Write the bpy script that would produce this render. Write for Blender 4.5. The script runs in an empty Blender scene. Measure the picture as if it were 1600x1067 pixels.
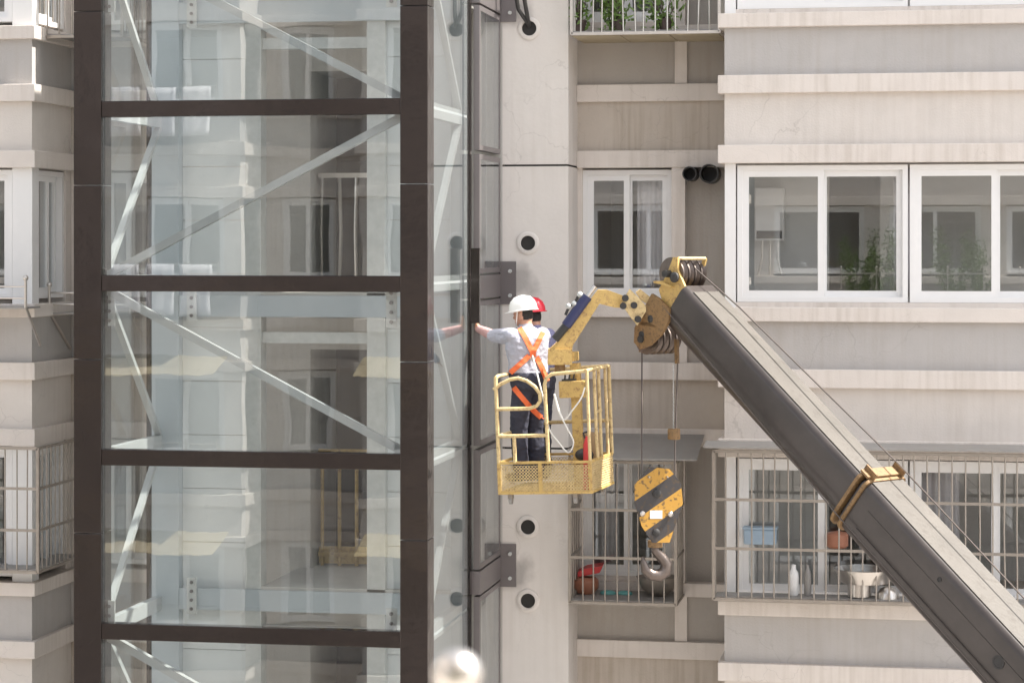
import bpy, bmesh, math, random
import numpy as np
from mathutils import Vector, Matrix, noise
from mathutils.bvhtree import BVHTree
random.seed(7)
sc = bpy.context.scene
COL = sc.collection
# ------------------------------------------------------------------ camera, sky, sun, exposure
TH = math.radians(10.0); SN, CS = math.sin(TH), math.cos(TH)
CAMZ = 12.0; FPX = 3750.0; HOR = 385.0
cam_d = bpy.data.cameras.new('camera'); cam = bpy.data.objects.new('camera', cam_d); COL.objects.link(cam)
cam.location = (0, 0, CAMZ); cam.rotation_euler = (math.radians(90), 0, TH)
cam_d.sensor_fit = 'HORIZONTAL'; cam_d.sensor_width = 36.0
cam_d.lens = FPX/1600*36; cam_d.shift_y = -(533.5-HOR)/1600
cam_d.clip_start = 0.1; cam_d.clip_end = 3000
cam_d.dof.use_dof = True; cam_d.dof.focus_distance = 23.0; cam_d.dof.aperture_fstop = 6.0
sc.camera = cam
SUN = Vector((0.58, 0.085, 0.81)).normalized()          # towards the sun: high, along the facades, from the right
w = bpy.data.worlds.new('World'); sc.world = w; w.use_nodes = True
nt = w.node_tree; bg = nt.nodes['Background']
sky = nt.nodes.new('ShaderNodeTexSky'); sky.sky_type = 'NISHITA'; sky.sun_disc = False
sky.sun_elevation = math.asin(SUN.z); sky.sun_rotation = math.atan2(SUN.x, SUN.y)
sky.dust_density = 3.0; sky.air_density = 1.0; sky.ozone_density = 1.0
hs = nt.nodes.new('ShaderNodeHueSaturation'); hs.inputs['Saturation'].default_value = 0.28
nt.links.new(sky.outputs[0], hs.inputs['Color']); nt.links.new(hs.outputs[0], bg.inputs[0]); bg.inputs[1].default_value = 0.13
sl = bpy.data.lights.new('sun', 'SUN'); sl.energy = 4.0; sl.angle = math.radians(0.5); sl.color = (1, .95, .87)
so = bpy.data.objects.new('sun', sl); COL.objects.link(so); so.rotation_euler = SUN.to_track_quat('Z', 'Y').to_euler()
so.location = (0, 10, 40)
sc.view_settings.view_transform = 'Standard'; sc.view_settings.look = 'None'
sc.view_settings.exposure = 1.5; sc.view_settings.gamma = 1.0

# ------------------------------------------------------------------ helpers
RV = Vector((CS, SN, 0)); FV = Vector((-SN, CS, 0)); CAM = Vector((0, 0, CAMZ))
def ray(px, py): return FV + RV*((px-800)/FPX) + Vector((0, 0, (HOR-py)/FPX))
def PX(px, py, Y): d = ray(px, py); return CAM + d*(Y/d.y)          # on the vertical plane y = Y
def PD(px, py, dep): return CAM + ray(px, py)*dep                   # at a depth
def PP(px, py, P, n): d = ray(px, py); return CAM + d*((P-CAM).dot(n)/d.dot(n))
def X(px, Y): return PX(px, HOR, Y).x
def Zp(px, py, Y): return PX(px, py, Y).z

MATS = {}
def mat(name, col, rough=.7, metal=0., var=.12, scale=3., bump=0., bscale=40., streak=0., stain=None, coat=0.):
    if name in MATS: return MATS[name]
    m = bpy.data.materials.new(name); m.use_nodes = True; N = m.node_tree.nodes; L = m.node_tree.links
    b = N['Principled BSDF']; b.inputs['Roughness'].default_value = rough; b.inputs['Metallic'].default_value = metal
    b.inputs['Coat Weight'].default_value = coat
    geo = N.new('ShaderNodeNewGeometry')
    nz = N.new('ShaderNodeTexNoise'); nz.inputs['Scale'].default_value = scale; nz.inputs['Detail'].default_value = 8
    nz.inputs['Roughness'].default_value = .65; L.new(geo.outputs['Position'], nz.inputs['Vector'])
    mx = N.new('ShaderNodeMix'); mx.data_type = 'RGBA'
    mx.inputs[6].default_value = [max(0, c*(1-var)) for c in col]+[1]; mx.inputs[7].default_value = [min(1, c*(1+var)) for c in col]+[1]
    L.new(nz.outputs[0], mx.inputs[0]); out = mx.outputs[2]
    if streak:
        mp = N.new('ShaderNodeMapping'); mp.inputs['Scale'].default_value = (13, 13, .7); L.new(geo.outputs['Position'], mp.inputs[0])
        n2 = N.new('ShaderNodeTexNoise'); n2.inputs['Scale'].default_value = 1.3; n2.inputs['Detail'].default_value = 7; L.new(mp.outputs[0], n2.inputs['Vector'])
        n3 = N.new('ShaderNodeTexNoise'); n3.inputs['Scale'].default_value = .9; n3.inputs['Detail'].default_value = 5; L.new(geo.outputs['Position'], n3.inputs['Vector'])
        mu = N.new('ShaderNodeMath'); mu.operation = 'MULTIPLY'; L.new(n2.outputs[0], mu.inputs[0]); L.new(n3.outputs[0], mu.inputs[1])
        rp = N.new('ShaderNodeMapRange'); rp.inputs[1].default_value = .24; rp.inputs[2].default_value = .46; rp.inputs[4].default_value = streak; L.new(mu.outputs[0], rp.inputs[0])
        m2 = N.new('ShaderNodeMix'); m2.data_type = 'RGBA'; L.new(rp.outputs[0], m2.inputs[0]); L.new(out, m2.inputs[6])
        s = stain or (.30, .235, .17); m2.inputs[7].default_value = (*s, 1); out = m2.outputs[2]
    elif stain:
        n2 = N.new('ShaderNodeTexNoise'); n2.inputs['Scale'].default_value = scale*4; n2.inputs['Detail'].default_value = 10; n2.inputs['Roughness'].default_value = .75; L.new(geo.outputs['Position'], n2.inputs['Vector'])
        rp = N.new('ShaderNodeMapRange'); rp.inputs[1].default_value = .50; rp.inputs[2].default_value = .64; rp.inputs[4].default_value = .85; L.new(n2.outputs[0], rp.inputs[0])
        m2 = N.new('ShaderNodeMix'); m2.data_type = 'RGBA'; L.new(rp.outputs[0], m2.inputs[0]); L.new(out, m2.inputs[6]); m2.inputs[7].default_value = (*stain, 1); out = m2.outputs[2]
    L.new(out, b.inputs['Base Color'])
    if bump:
        n4 = N.new('ShaderNodeTexNoise'); n4.inputs['Scale'].default_value = bscale; n4.inputs['Detail'].default_value = 5; L.new(geo.outputs['Position'], n4.inputs['Vector'])
        bp = N.new('ShaderNodeBump'); bp.inputs['Strength'].default_value = bump; bp.inputs['Distance'].default_value = .02; L.new(n4.outputs[0], bp.inputs['Height']); L.new(bp.outputs[0], b.inputs['Normal'])
    MATS[name] = m; return m
def glass(name, ior, tint, bump=.0):
    m = bpy.data.materials.new(name); m.use_nodes = True; N = m.node_tree.nodes; L = m.node_tree.links
    N.remove(N['Principled BSDF']); o = N['Material Output']
    t = N.new('ShaderNodeBsdfTransparent'); t.inputs[0].default_value = (*tint, 1)
    g = N.new('ShaderNodeBsdfGlossy'); g.inputs['Roughness'].default_value = .0; g.inputs[0].default_value = (.95, .98, 1, 1)
    f = N.new('ShaderNodeFresnel'); gb = N.new('ShaderNodeNewGeometry')   # thin pane: the same reflectance from either side
    mr = N.new('ShaderNodeMapRange'); mr.inputs[3].default_value = ior; mr.inputs[4].default_value = 1/ior; L.new(gb.outputs['Backfacing'], mr.inputs[0]); L.new(mr.outputs[0], f.inputs[0])
    x = N.new('ShaderNodeMixShader'); L.new(f.outputs[0], x.inputs[0]); L.new(t.outputs[0], x.inputs[1]); L.new(g.outputs[0], x.inputs[2]); L.new(x.outputs[0], o.inputs[0])
    if bump:
        ge = N.new('ShaderNodeNewGeometry'); n = N.new('ShaderNodeTexNoise'); n.inputs['Scale'].default_value = 1.6; n.inputs['Detail'].default_value = 1; L.new(ge.outputs['Position'], n.inputs['Vector'])
        b = N.new('ShaderNodeBump'); b.inputs['Strength'].default_value = bump; b.inputs['Distance'].default_value = .02; L.new(n.outputs[0], b.inputs['Height']); L.new(b.outputs[0], g.inputs['Normal'])
    MATS[name] = m; return m
M = dict(
 white=mat('ledge paint', (.68, .62, .57), .8, var=.1, streak=.28, bump=.15, bscale=60),
 grey=mat('grey band paint', (.46, .437, .42), .85, var=.1, streak=.18, bump=.2, bscale=50),
 lite=mat('light band paint', (.65, .60, .555), .85, var=.1, streak=.15, bump=.2, bscale=50),
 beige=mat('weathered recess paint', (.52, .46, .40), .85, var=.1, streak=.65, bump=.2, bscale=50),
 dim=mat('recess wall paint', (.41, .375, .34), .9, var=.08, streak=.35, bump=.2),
 pier=mat('pier paint', (.67, .625, .585), .85, var=.06, streak=.12, bump=.12, bscale=20),
 conc=mat('bare concrete', (.48, .46, .43), .95, var=.15, bump=.4, bscale=18, streak=.3),
 room=mat('room plaster', (.62, .60, .57), .9),
 tile=mat('room tile', (.68, .67, .65), .5),
 brown=mat('painted stairwell shade', (.075, .058, .048), .55, var=.25, scale=5),  # dark colour stands in for the shade of the stairwell
 dark=mat('dark recess', (.03, .028, .026), .9),
 pvc=mat('white window frame', (.80, .79, .78), .35, var=.04, scale=6),
 bronze=mat('dark bronze steel', (.060, .050, .047), .14, .75, var=.15, scale=2, bump=.5, bscale=2.6),
 alu=mat('dark grey aluminium', (.20, .18, .18), .4, .5, var=.1),
 steel=mat('blue grey painted steel', (.42, .46, .49), .45, .0, var=.08),
 brace=mat('pale brace paint', (.37, .385, .39), .4, .0, var=.12),
 galv=mat('galvanised steel', (.52, .53, .52), .5, .2, var=.25, scale=14),
 panel=mat('white sandwich panel', (.64, .665, .67), .4, var=.05),
 inox=mat('stainless steel', (.62, .58, .54), .28, .95, var=.2, scale=9),
 bars=mat('weathered steel bars', (.36, .32, .28), .45, .6, var=.25, scale=9),
 tray=mat('sheet metal', (.33, .315, .30), .6, .3, var=.2, streak=.3),
 yellow=mat('worn yellow paint', (.56, .38, .13), .55, .0, var=.2, scale=6, stain=(.24, .13, .06), bump=.2),
 cream=mat('pale yellow paint', (.64, .49, .25), .55, .0, var=.2, scale=6, stain=(.24, .13, .055), bump=.1),
 rust=mat('rusty brown paint', (.25, .15, .065), .6, .1, var=.4, scale=8, stain=(.07, .045, .03), bump=.3),
 boomp=mat('dark boom paint', (.058, .048, .044), .28, .1, var=.6, scale=2.5, bump=.12, bscale=6),
 hooks=mat('worn hook steel', (.17, .14, .125), .38, .8, var=.4, scale=14, bump=.2), sheen=mat('worn boom top with painted sheen', (.088, .078, .067), .5, .1, var=.5, scale=2.2, stain=(.055, .046, .037), bump=.15),  # boom top made paler to imitate sky sheen, with worn blotches
 rope=mat('wire rope', (.12, .10, .09), .5, .5), black=mat('black rubber', (.035, .033, .032), .6),
 navy=mat('dark blue cylinder', (.03, .035, .10), .35, .1), chrome=mat('polished rod', (.7, .68, .66), .15, 1),
 orange=mat('orange webbing', (.80, .16, .05), .7, var=.08, scale=30), shirt=mat('white shirt cloth', (.40, .40, .465), .9, var=.08, bump=1., bscale=18),
 blue=mat('blue work shirt', (.20, .20, .33), .9, var=.1, bump=.8, bscale=13), trous=mat('navy trousers', (.035, .036, .055), .85, var=.2, bump=.8, bscale=12),
 sleeve=mat('pink checked sleeve', (.50, .30, .29), .9, var=.5, scale=60, bump=.8, bscale=25), skin=mat('skin', (.50, .27, .18), .5, var=.08, scale=12),
 hair=mat('black hair', (.02, .018, .017), .6, bump=.6, bscale=120), hatw=mat('white hard hat', (.85, .84, .82), .25, var=.03), hatr=mat('red hard hat', (.62, .03, .05), .22, var=.05),
 red=mat('red paint', (.55, .04, .04), .4), leaf=mat('leaf', (.15, .24, .06), .55, var=.45, scale=9), pot=mat('dark plant pot', (.10, .07, .06), .6),
 teal=mat('turquoise plastic', (.15, .42, .40), .5), bluep=mat('blue plastic', (.33, .43, .53), .5), copper=mat('brown enamel', (.36, .15, .09), .35), awn=mat('cream awning sheet', (.38, .32, .22), .7, var=.35, streak=.5),  # awning streaks: grime plus painted stripes of shadow
 cloth=mat('hung laundry', (.75, .72, .74), .9), ground=mat('courtyard concrete', (.32, .30, .28), .9, scale=.4), card=mat('cardboard', (.42, .29, .17), .9), sign=mat('label paper', (.75, .74, .70), .6),
 roofm=mat('orange tile', (.35, .16, .10), .8))
M['glass'] = glass('window glass', 1.95, (.90, .91, .91))
M['eglass'] = glass('shaft glass', 1.85, (.935, .95, .945), .045)

def scorch(m, pts):
    N = m.node_tree.nodes; L = m.node_tree.links; b = N['Principled BSDF']; src = b.inputs['Base Color'].links[0].from_socket
    g = N.new('ShaderNodeNewGeometry'); nz = N.new('ShaderNodeTexNoise'); nz.inputs['Scale'].default_value = 5; nz.inputs['Detail'].default_value = 6; L.new(g.outputs['Position'], nz.inputs['Vector'])
    for p in pts:
        d = N.new('ShaderNodeVectorMath'); d.operation = 'DISTANCE'; d.inputs[1].default_value = p; L.new(g.outputs['Position'], d.inputs[0])
        a = N.new('ShaderNodeMath'); a.operation = 'MULTIPLY_ADD'; L.new(nz.outputs[0], a.inputs[0]); a.inputs[1].default_value = .35; L.new(d.outputs['Value'], a.inputs[2])
        r = N.new('ShaderNodeMapRange'); r.inputs[1].default_value = .40; r.inputs[2].default_value = .26; r.inputs[4].default_value = .45; L.new(a.outputs[0], r.inputs[0])
        x = N.new('ShaderNodeMix'); x.data_type = 'RGBA'; L.new(r.outputs[0], x.inputs[0]); L.new(src, x.inputs[6]); x.inputs[7].default_value = (.09, .08, .08, 1); src = x.outputs[2]
    L.new(src, b.inputs['Base Color'])
def cracks(m, sc_):
    N = m.node_tree.nodes; L = m.node_tree.links; b = N['Principled BSDF']; src = b.inputs['Base Color'].links[0].from_socket
    g = N.new('ShaderNodeNewGeometry'); nz = N.new('ShaderNodeTexNoise'); nz.inputs['Scale'].default_value = 2.5; nz.inputs['Detail'].default_value = 8; L.new(g.outputs['Position'], nz.inputs['Vector'])
    mx = N.new('ShaderNodeVectorMath'); mx.operation = 'MULTIPLY_ADD'; L.new(nz.outputs['Color'], mx.inputs[0]); mx.inputs[1].default_value = (.6, .6, .6); L.new(g.outputs['Position'], mx.inputs[2])
    vo = N.new('ShaderNodeTexVoronoi'); vo.feature = 'DISTANCE_TO_EDGE'; vo.inputs['Scale'].default_value = sc_; L.new(mx.outputs[0], vo.inputs['Vector'])
    r = N.new('ShaderNodeMapRange'); r.inputs[1].default_value = .010; r.inputs[2].default_value = .0; L.new(vo.outputs['Distance'], r.inputs[0])
    n2 = N.new('ShaderNodeTexNoise'); n2.inputs['Scale'].default_value = .8; L.new(g.outputs['Position'], n2.inputs['Vector']); r2 = N.new('ShaderNodeMapRange'); r2.inputs[1].default_value = .5; r2.inputs[2].default_value = .62; r2.inputs[4].default_value = .22; L.new(n2.outputs[0], r2.inputs[0])
    mu = N.new('ShaderNodeMath'); mu.operation = 'MULTIPLY'; L.new(r.outputs[0], mu.inputs[0]); L.new(r2.outputs[0], mu.inputs[1])
    x = N.new('ShaderNodeMix'); x.data_type = 'RGBA'; L.new(mu.outputs[0], x.inputs[0]); L.new(src, x.inputs[6]); x.inputs[7].default_value = (.16, .13, .11, 1); L.new(x.outputs[2], b.inputs['Base Color'])
for k_, s_ in (('lite', 1.3), ('grey', 1.1), ('pier', 1.6), ('white', 2.2), ('beige', 2.0)): cracks(M[k_], s_)
scorch(M['pier'], [PX(808, 440, 24.3), PX(808, 900, 24.3), PX(800, 15, 24.3)])
class MB:
    def __init__(s): s.b = bmesh.new()
    def box(s, x0, x1, y0, y1, z0, z1, bev=0.):
        vs = [s.b.verts.new((x, y, z)) for x in (x0, x1) for y in (y0, y1) for z in (z0, z1)]
        fs = [s.b.faces.new([vs[i] for i in q]) for q in ((0,1,3,2), (4,6,7,5), (0,4,5,1), (2,3,7,6), (0,2,6,4), (1,5,7,3))]
        if bev: bmesh.ops.bevel(s.b, geom=list({e for f in fs for e in f.edges}), offset=bev, segments=2, affect='EDGES', profile=.6)
        return s
    def obox(s, c, ax, ay, az, hx, hy, hz):
        c = Vector(c); vs = [s.b.verts.new(c+ax*(i*hx)+ay*(j*hy)+az*(k*hz)) for i in (-1, 1) for j in (-1, 1) for k in (-1, 1)]
        for q in ((0,1,3,2), (4,6,7,5), (0,4,5,1), (2,3,7,6), (0,2,6,4), (1,5,7,3)): s.b.faces.new([vs[i] for i in q])
        return s
    def bar(s, p, q, wd, ht, up=Vector((0, 0, 1))):
        p, q = Vector(p), Vector(q); a = (q-p); L = a.length; a.normalize(); x = a.cross(up)
        if x.length < 1e-4: x = a.cross(Vector((0, 1, 0)))
        x.normalize(); y = x.cross(a); return s.obox((p+q)/2, a, x, y, L/2, wd/2, ht/2)
    def tube(s, pts, r, n=8, cap=True):
        pts = [Vector(p) for p in pts]; k = len(pts); rs = r if isinstance(r, (list, tuple)) else [r]*k; rings = []; pn = None
        for i, p in enumerate(pts):
            t = (pts[min(i+1, k-1)]-pts[max(i-1, 0)]).normalized()
            if pn is None: pn = t.orthogonal().normalized()
            u = (pn-t*pn.dot(t)); u = u.normalized() if u.length > 1e-5 else t.orthogonal().normalized(); pn = u; v = t.cross(u)
            rings.append([s.b.verts.new(p+(u*math.cos(2*math.pi*j/n)+v*math.sin(2*math.pi*j/n))*rs[i]) for j in range(n)])
        for a, b in zip(rings, rings[1:]):
            for j in range(n): s.b.faces.new((a[j], a[(j+1) % n], b[(j+1) % n], b[j]))
        if cap: s.b.faces.new(rings[0][::-1]); s.b.faces.new(rings[-1])
        return s
    def rings(s, R):
        rr = [[s.b.verts.new(p) for p in r] for r in R]; n = len(rr[0])
        for a, b in zip(rr, rr[1:]):
            for j in range(n): s.b.faces.new((a[j], a[(j+1) % n], b[(j+1) % n], b[j]))
        s.b.faces.new(rr[0][::-1]); s.b.faces.new(rr[-1]); return s
    def lathe(s, c, prof, n=20, ax=Vector((0, 0, 1))):      # prof: (radius, height)
        ax = ax.normalized(); u = ax.orthogonal().normalized(); v = ax.cross(u); c = Vector(c)
        return s.rings([[c+ax*h+(u*math.cos(2*math.pi*j/n)+v*math.sin(2*math.pi*j/n))*max(r, .0005) for j in range(n)] for r, h in prof])
    def ball(s, c, r, n=16, sc3=(1, 1, 1), rot=None):
        mt = Matrix.Translation(c) @ (rot.to_4x4() if rot else Matrix()) @ Matrix.Diagonal((*sc3, 1))
        bmesh.ops.create_uvsphere(s.b, u_segments=n, v_segments=max(6, n*2//3), radius=r, matrix=mt); return s
    def prism(s, pts, off):
        off = Vector(off); a = [s.b.verts.new(p) for p in pts]; b = [s.b.verts.new(Vector(p)+off) for p in pts]; n = len(a)
        s.b.faces.new(a); s.b.faces.new(b[::-1])
        for i in range(n): s.b.faces.new((a[i], b[i], b[(i+1) % n], a[(i+1) % n]))
        return s
    def build(s, name, m, parent=None, smooth=False):
        bmesh.ops.recalc_face_normals(s.b, faces=s.b.faces); me = bpy.data.meshes.new(name); s.b.to_mesh(me); s.b.free()
        o = bpy.data.objects.new(name, me); COL.objects.link(o); me.materials.append(M[m] if isinstance(m, str) else m)
        if smooth:
            for p in me.polygons: p.use_smooth = True
            if smooth != 'all': me.set_sharp_from_angle(angle=math.radians(40))
        if parent:
            o.parent = parent
            if 'local' not in parent and parent.parent is None: o.matrix_parent_inverse = Matrix.Translation(-base(parent))
        return o
BASE = {}
def base(o):
    while o.parent: o = o.parent
    return BASE.get(o.name, Vector((0, 0, 0)))
def tag(o, label, cat, group=None):
    o['label'] = label; o['category'] = cat
    if group: o['group'] = group
    return o
def thing(name, label, cat, loc, group=None, local=False):
    o = bpy.data.objects.new(name, None); COL.objects.link(o); o.location = loc; o.empty_display_size = .1
    BASE[o.name] = Vector(loc)
    if local: o['local'] = 1
    return tag(o, label, cat, group)
def struct(o): o['kind'] = 'structure'; return o

# ------------------------------------------------------------------ ground
struct(MB().box(-400, 400, -400, 400, -.3, 0).build('ground', 'ground'))

# ------------------------------------------------------------------ the apartment building
YB, YW, YR, YK = 23.8, 24.3, 24.95, 27.6        # bay front, pier front, recess wall, back of the rooms
ST = 2.9; ZS0 = 11.40; LEV = [ZS0+ST*k for k in (-3, -2, -1, 0, 1, 2)]
bld = thing('apartment_building', 'pale weathered apartment building with white ledges behind the glass shaft', 'building', (-3, 25, 0))
def bands(par, x0, x1, yf, yk, zs, cols, lo=0., ro=0., proud=.08):
    for nm, a, b, c, p in (('sill_ledge', 0, -.14, 'white', proud), ('wall_band', -.14, -.61, cols[0], 0), ('ledge', -.61, -.79, 'white', proud), ('wall_band', -.79, -1.30, cols[1], 0), ('ledge', -1.30, -1.48, 'white', proud)):
        e = 1 if p else 0
        sg = 1 if yk > yf else -1
        y0, y1 = sorted((yf-sg*p, yk)); MB().box(x0-lo*e, x1+ro*e, y0, y1, zs+b, zs+a, .008 if p else 0).build(nm, c, par)
def window(par, x0, x1, z0, z1, yf, n=2, sg=1, sash=True, g='glass'):
    f = .05; m = MB()
    def fr(m, a, b, c, d, t, ya, yb):
        ya, yb = sorted((ya, yb))
        m.box(a, a+t, ya, yb, c, d); m.box(b-t, b, ya, yb, c, d); m.box(a+t, b-t, ya, yb, c, c+t); m.box(a+t, b-t, ya, yb, d-t, d)
    fr(m, x0, x1, z0, z1, f, yf, yf+sg*.12); o = m.build('window', 'pvc', par)
    w_ = (x1-x0-2*f)/n
    for i in range(n):
        a = x0+f+i*w_-(.02 if i else 0); b = x0+f+(i+1)*w_+(.02 if i < n-1 else 0); yo = yf+sg*(.02 if i % 2 == 0 else .065)
        m = MB(); fr(m, a, b, z0+f, z1-f, .062, yo, yo+sg*.04); m.build('sash', 'pvc', o)
        ya, yb = sorted((yo+sg*.017, yo+sg*.023)); MB().box(a+.06, b-.06, ya, yb, z0+f+.06, z1-f-.06).build('pane', g, o)
    return o
xb0 = X(1132, YB); xb1 = 3.35; xp0, xp1 = X(785, YW), X(888, YW); xl = X(50, YB)
for zs in LEV:
    # right bay: solid bands, corner post, windows
    bands(bld, xb0, xb1, YB, YK, zs, ('grey', 'lite'), lo=.06)
    zt, zb = zs-1.48, zs-ST
    MB().box(xb0+.002, xb0+.11, YB+.01, YR+.2, zb, zt).build('corner_post', 'pvc', bld)
    xs = [xb0+.115, X(1420, YB), X(1694, YB), xb1-.05]
    for a, b in zip(xs, xs[1:]): window(bld, a+.01, b-.01, zb+.05, zt-.02, YB+.03)
    MB().box(xb0+.11, xb1, YB+.02, YB+.2, zb, zb+.048).build('sill', 'white', bld)
    MB().box(xb0+.12, X(1288, YB), YB+1.0, YB+1.1, zb, zt).build('room_wall', 'tile', bld)
    MB().box(X(1288, YB)+.5, xb1-.03, YB+1.9, YB+2.0, zb, zt).build('room_wall', 'tile', bld)  # partition added so the dark room looks lighter through the panes
    MB().box(xb1-.03, xb1, YB+.2, YK, zb, zt).build('room_wall', 'room', bld)
    # centre recess
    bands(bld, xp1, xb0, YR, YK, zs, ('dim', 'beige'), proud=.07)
    a, b = X(910, YR), X(1050, YR)
    MB().box(xp1, a, YR, YR+.2, zb, zt).build('jamb', 'white', bld)
    window(bld, a, b, zb+.05, zt-.02, YR+.04)
    MB().box(a, b, YR+.01, YR+.2, zb, zb+.048).build('sill', 'white', bld)
    MB().box(b, X(1071, YR), YR-.05, YR+.25, zb, zt).build('pilaster', 'white', bld)
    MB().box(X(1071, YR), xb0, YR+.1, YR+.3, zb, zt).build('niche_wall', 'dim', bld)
    MB().box(X(1055, YR), X(1074, YR), YR-.045, YR, zs-.607, zs-.143).build('pilaster', 'white', bld)
    # pier with a joint line, then the wall with the landing doorway behind the shaft
    zj = zs+1.42
    MB().box(xp0, xp1, YW, YK, zj-ST+.02, zj).build('pier', 'pier', bld)
    MB().box(xp0+.02, xp1-.02, YW+.02, YK, zj-.0, zj+.02).build('joint', 'dark', bld)
    fl = zs+.145
    x4, x5 = X(485, YW), X(577, YW); xw = X(385, YW)
    MB().box(xw, x4, YW, YK, fl-ST, fl).build('landing_wall', 'conc', bld)
    MB().box(x5, xp0, YW, YK, fl-ST, fl).build('landing_wall', 'conc', bld)
    MB().box(x4, x5, YW, YK, fl-.62, fl).build('lintel', 'conc', bld)
    MB().box(x4, x5, YW+1.1, YW+1.16, fl-ST+.002, fl-.62).build('stair_shade', 'brown', bld)  # added dark sheet, paints the gloom of the open stairwell
    for j in range(3): MB().box(x4+.05, x5-.05, YW+1.08, YW+1.1, fl-ST+.15+j*.68, fl-ST+.7+j*.68, .006).build('shade_panel', 'brown', bld)
    # left recess and left bay
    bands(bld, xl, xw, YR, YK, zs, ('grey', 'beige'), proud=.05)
    a, b = X(160, YR), X(240, YR)
    MB().box(xl, a, YR, YR+.2, zb, zt).build('jamb', 'white', bld); MB().box(b, xw, YR, YR+.2, zb, zt).build('jamb', 'lite', bld)
    window(bld, a, b, zb+.05, zt-.02, YR+.04)
    bands(bld, -14.5, xl, YB, YK, zs, ('grey', 'lite'), ro=.06)
    MB().box(xl-.22, xl-.002, YB+.01, YB+.2, zb, zt).build('corner_post', 'pvc', bld)
    for a, b in ((-14.4, -12.2), (-12.15, -10.8), (-10.75, xl-.22)): window(bld, a+.01, b-.01, zb+.05, zt-.02, YB+.03)
    wn = window(bld, 0, .80, zb+.05, zt-.02, 0)                    # side window of the bay, turned to face right
    T = Matrix.Translation((xl-.03, YB+.2, 0)) @ Matrix.Rotation(math.radians(90), 4, 'Z')
    for o in [wn]+list(wn.children): o.data.transform(T)
    MB().box(xl-.16, xl-.003, YB+1.0, YR+.1, zb, zt).build('side_wall', 'lite', bld)
MB().box(-14.5, xb1, YK, YK+.2, 0, 20).build('rear_wall', 'room', bld)
MB().box(-14.5, -14.45, YB+.05, YK, 0, 20).build('end_wall', 'lite', bld)
for px, py in ((827, 45), (825, 380), (825, 823), (825, 938)):      # pipe sleeves in the pier
    c = PX(px, py, YW); o = MB().lathe(c, [(.118, 0), (.118, -.012), (.108, -.02), (.078, -.02), (.074, -.003), (.074, 0)][::-1], 32, Vector((0, 1, 0))).build('pipe_sleeve', 'pier', bld, True)
    MB().lathe(c+Vector((0, -.004, 0)), [(.001, 0), (.074, 0), (.074, .003), (.001, .003)], 28, Vector((0, 1, 0))).build('sleeve_dark', 'dark', o)  # black disc on the solid pier paints the darkness inside the sleeve
for px in (800, 812):
    p = PX(px, -60, YW-.3); q = PX(827, 45, YW)
    tag(MB().tube([p, PX(px+4, -20, YW-.25), PX(px+10, 15, YW-.14), q+Vector((0, -.02, .03)), q+Vector((0, .1, .0))], .022, 8).build('cable', 'black', None, True), 'black cable entering the topmost pier hole, '+('left one' if px == 800 else 'right one'), 'cable', 'cables at the top pier hole')
for px, r in ((1082, .075), (1112, .1)):
    c = PX(px, 273, YR+.1)
    tag(MB().lathe(c, [(r, .1), (r, -.32), (r*.84, -.32), (r*.8, -.1), (.001, -.1)], 20, Vector((0, 1, 0))).build('exhaust_pipe', 'black', None, True), ('smaller' if r < .09 else 'larger')+' soot black exhaust pipe in the niche beside the white bay', 'pipe', 'exhaust pipes in the niche')

# security cages: each bar a part
def cage(label, x0, x1, yf, yw, z0, z1, rails, step, tray=True, sides='LR', nm='security_cage', rb=.008, m='bars'):
    t = thing(nm, label, 'window cage' if nm == 'security_cage' else 'railing', ((x0+x1)/2, yf, z0))
    mm = MB()
    for z in (z0, z1): mm.bar((x0, yf, z), (x1, yf, z), .03, .03)
    for x in (x0, x1):
        mm.bar((x, yf, z0), (x, yf, z1), .03, .03)
        for z in (z0, z1): mm.bar((x, yf, z), (x, yw, z), .025, .025)
    mm.build('frame', m, t)
    for z in rails:
        MB().bar((x0, yf-.003, z), (x1, yf-.003, z), .012, .028).build('cross_rail', m, t)
        for sd in sides: x = x0 if sd == 'L' else x1; MB().bar((x, yf, z), (x, yw, z), .012, .028).build('cross_rail', m, t)
    n = round((x1-x0)/step)
    for i in range(1, n): x = x0+(x1-x0)*i/n+random.gauss(0, .006); MB().tube([(x+random.gauss(0, .005), yf, z0), (x+random.gauss(0, .006), yf-random.random()*.006, (z0+z1)/2), (x, yf, z1)], rb, 8).build('bar', m, t, True)
    for sd in sides:
        x = x0 if sd == 'L' else x1; n2 = max(2, round((yw-yf)/step))
        for i in range(1, n2): y = yf+(yw-yf)*i/n2; MB().tube([(x, y, z0), (x, y, z1)], rb, 8).build('bar', m, t, True)
    if tray: MB().box(x0+.01, x1-.01, yf+.02, yw-.005, z0+.018, z0+.03).build('tray', 'tray', t)
    return t
yc = YB-.32
zc0, zc1 = Zp(1300, 940, yc), Zp(1300, 707, yc)
cage('long steel bar cage over the lower right windows, behind the boom', X(1115, yc), 2.6, yc, YB-.01, zc0, zc1, [Zp(1300, 783, yc), Zp(1300, 860, yc)], .122)
MB_ = MB().prism([Vector((X(1100, yc), yc-.05, zc1+.03)), Vector((X(1100, yc), YB-.09, zc1+.065)), Vector((X(1100, yc), YB-.09, zc1+.08)), Vector((X(1100, yc), yc-.05, zc1+.045))], (4.2, 0, 0))
tag(MB_.build('canopy', 'tray'), 'long sheet metal canopy above the lower right cage', 'canopy')
yc2 = 24.15; zd0, zd1 = Zp(980, 943, yc2), Zp(980, 722, yc2)
cage('steel bar cage behind the crane hook, with dishes inside', X(890, yc2), X(1056, yc2), yc2, YR-.01, zd0, zd1, [Zp(980, 797, yc2), Zp(980, 872, yc2)], .122)
xa, xz = X(893, yc2), X(1090, yc2)
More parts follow.
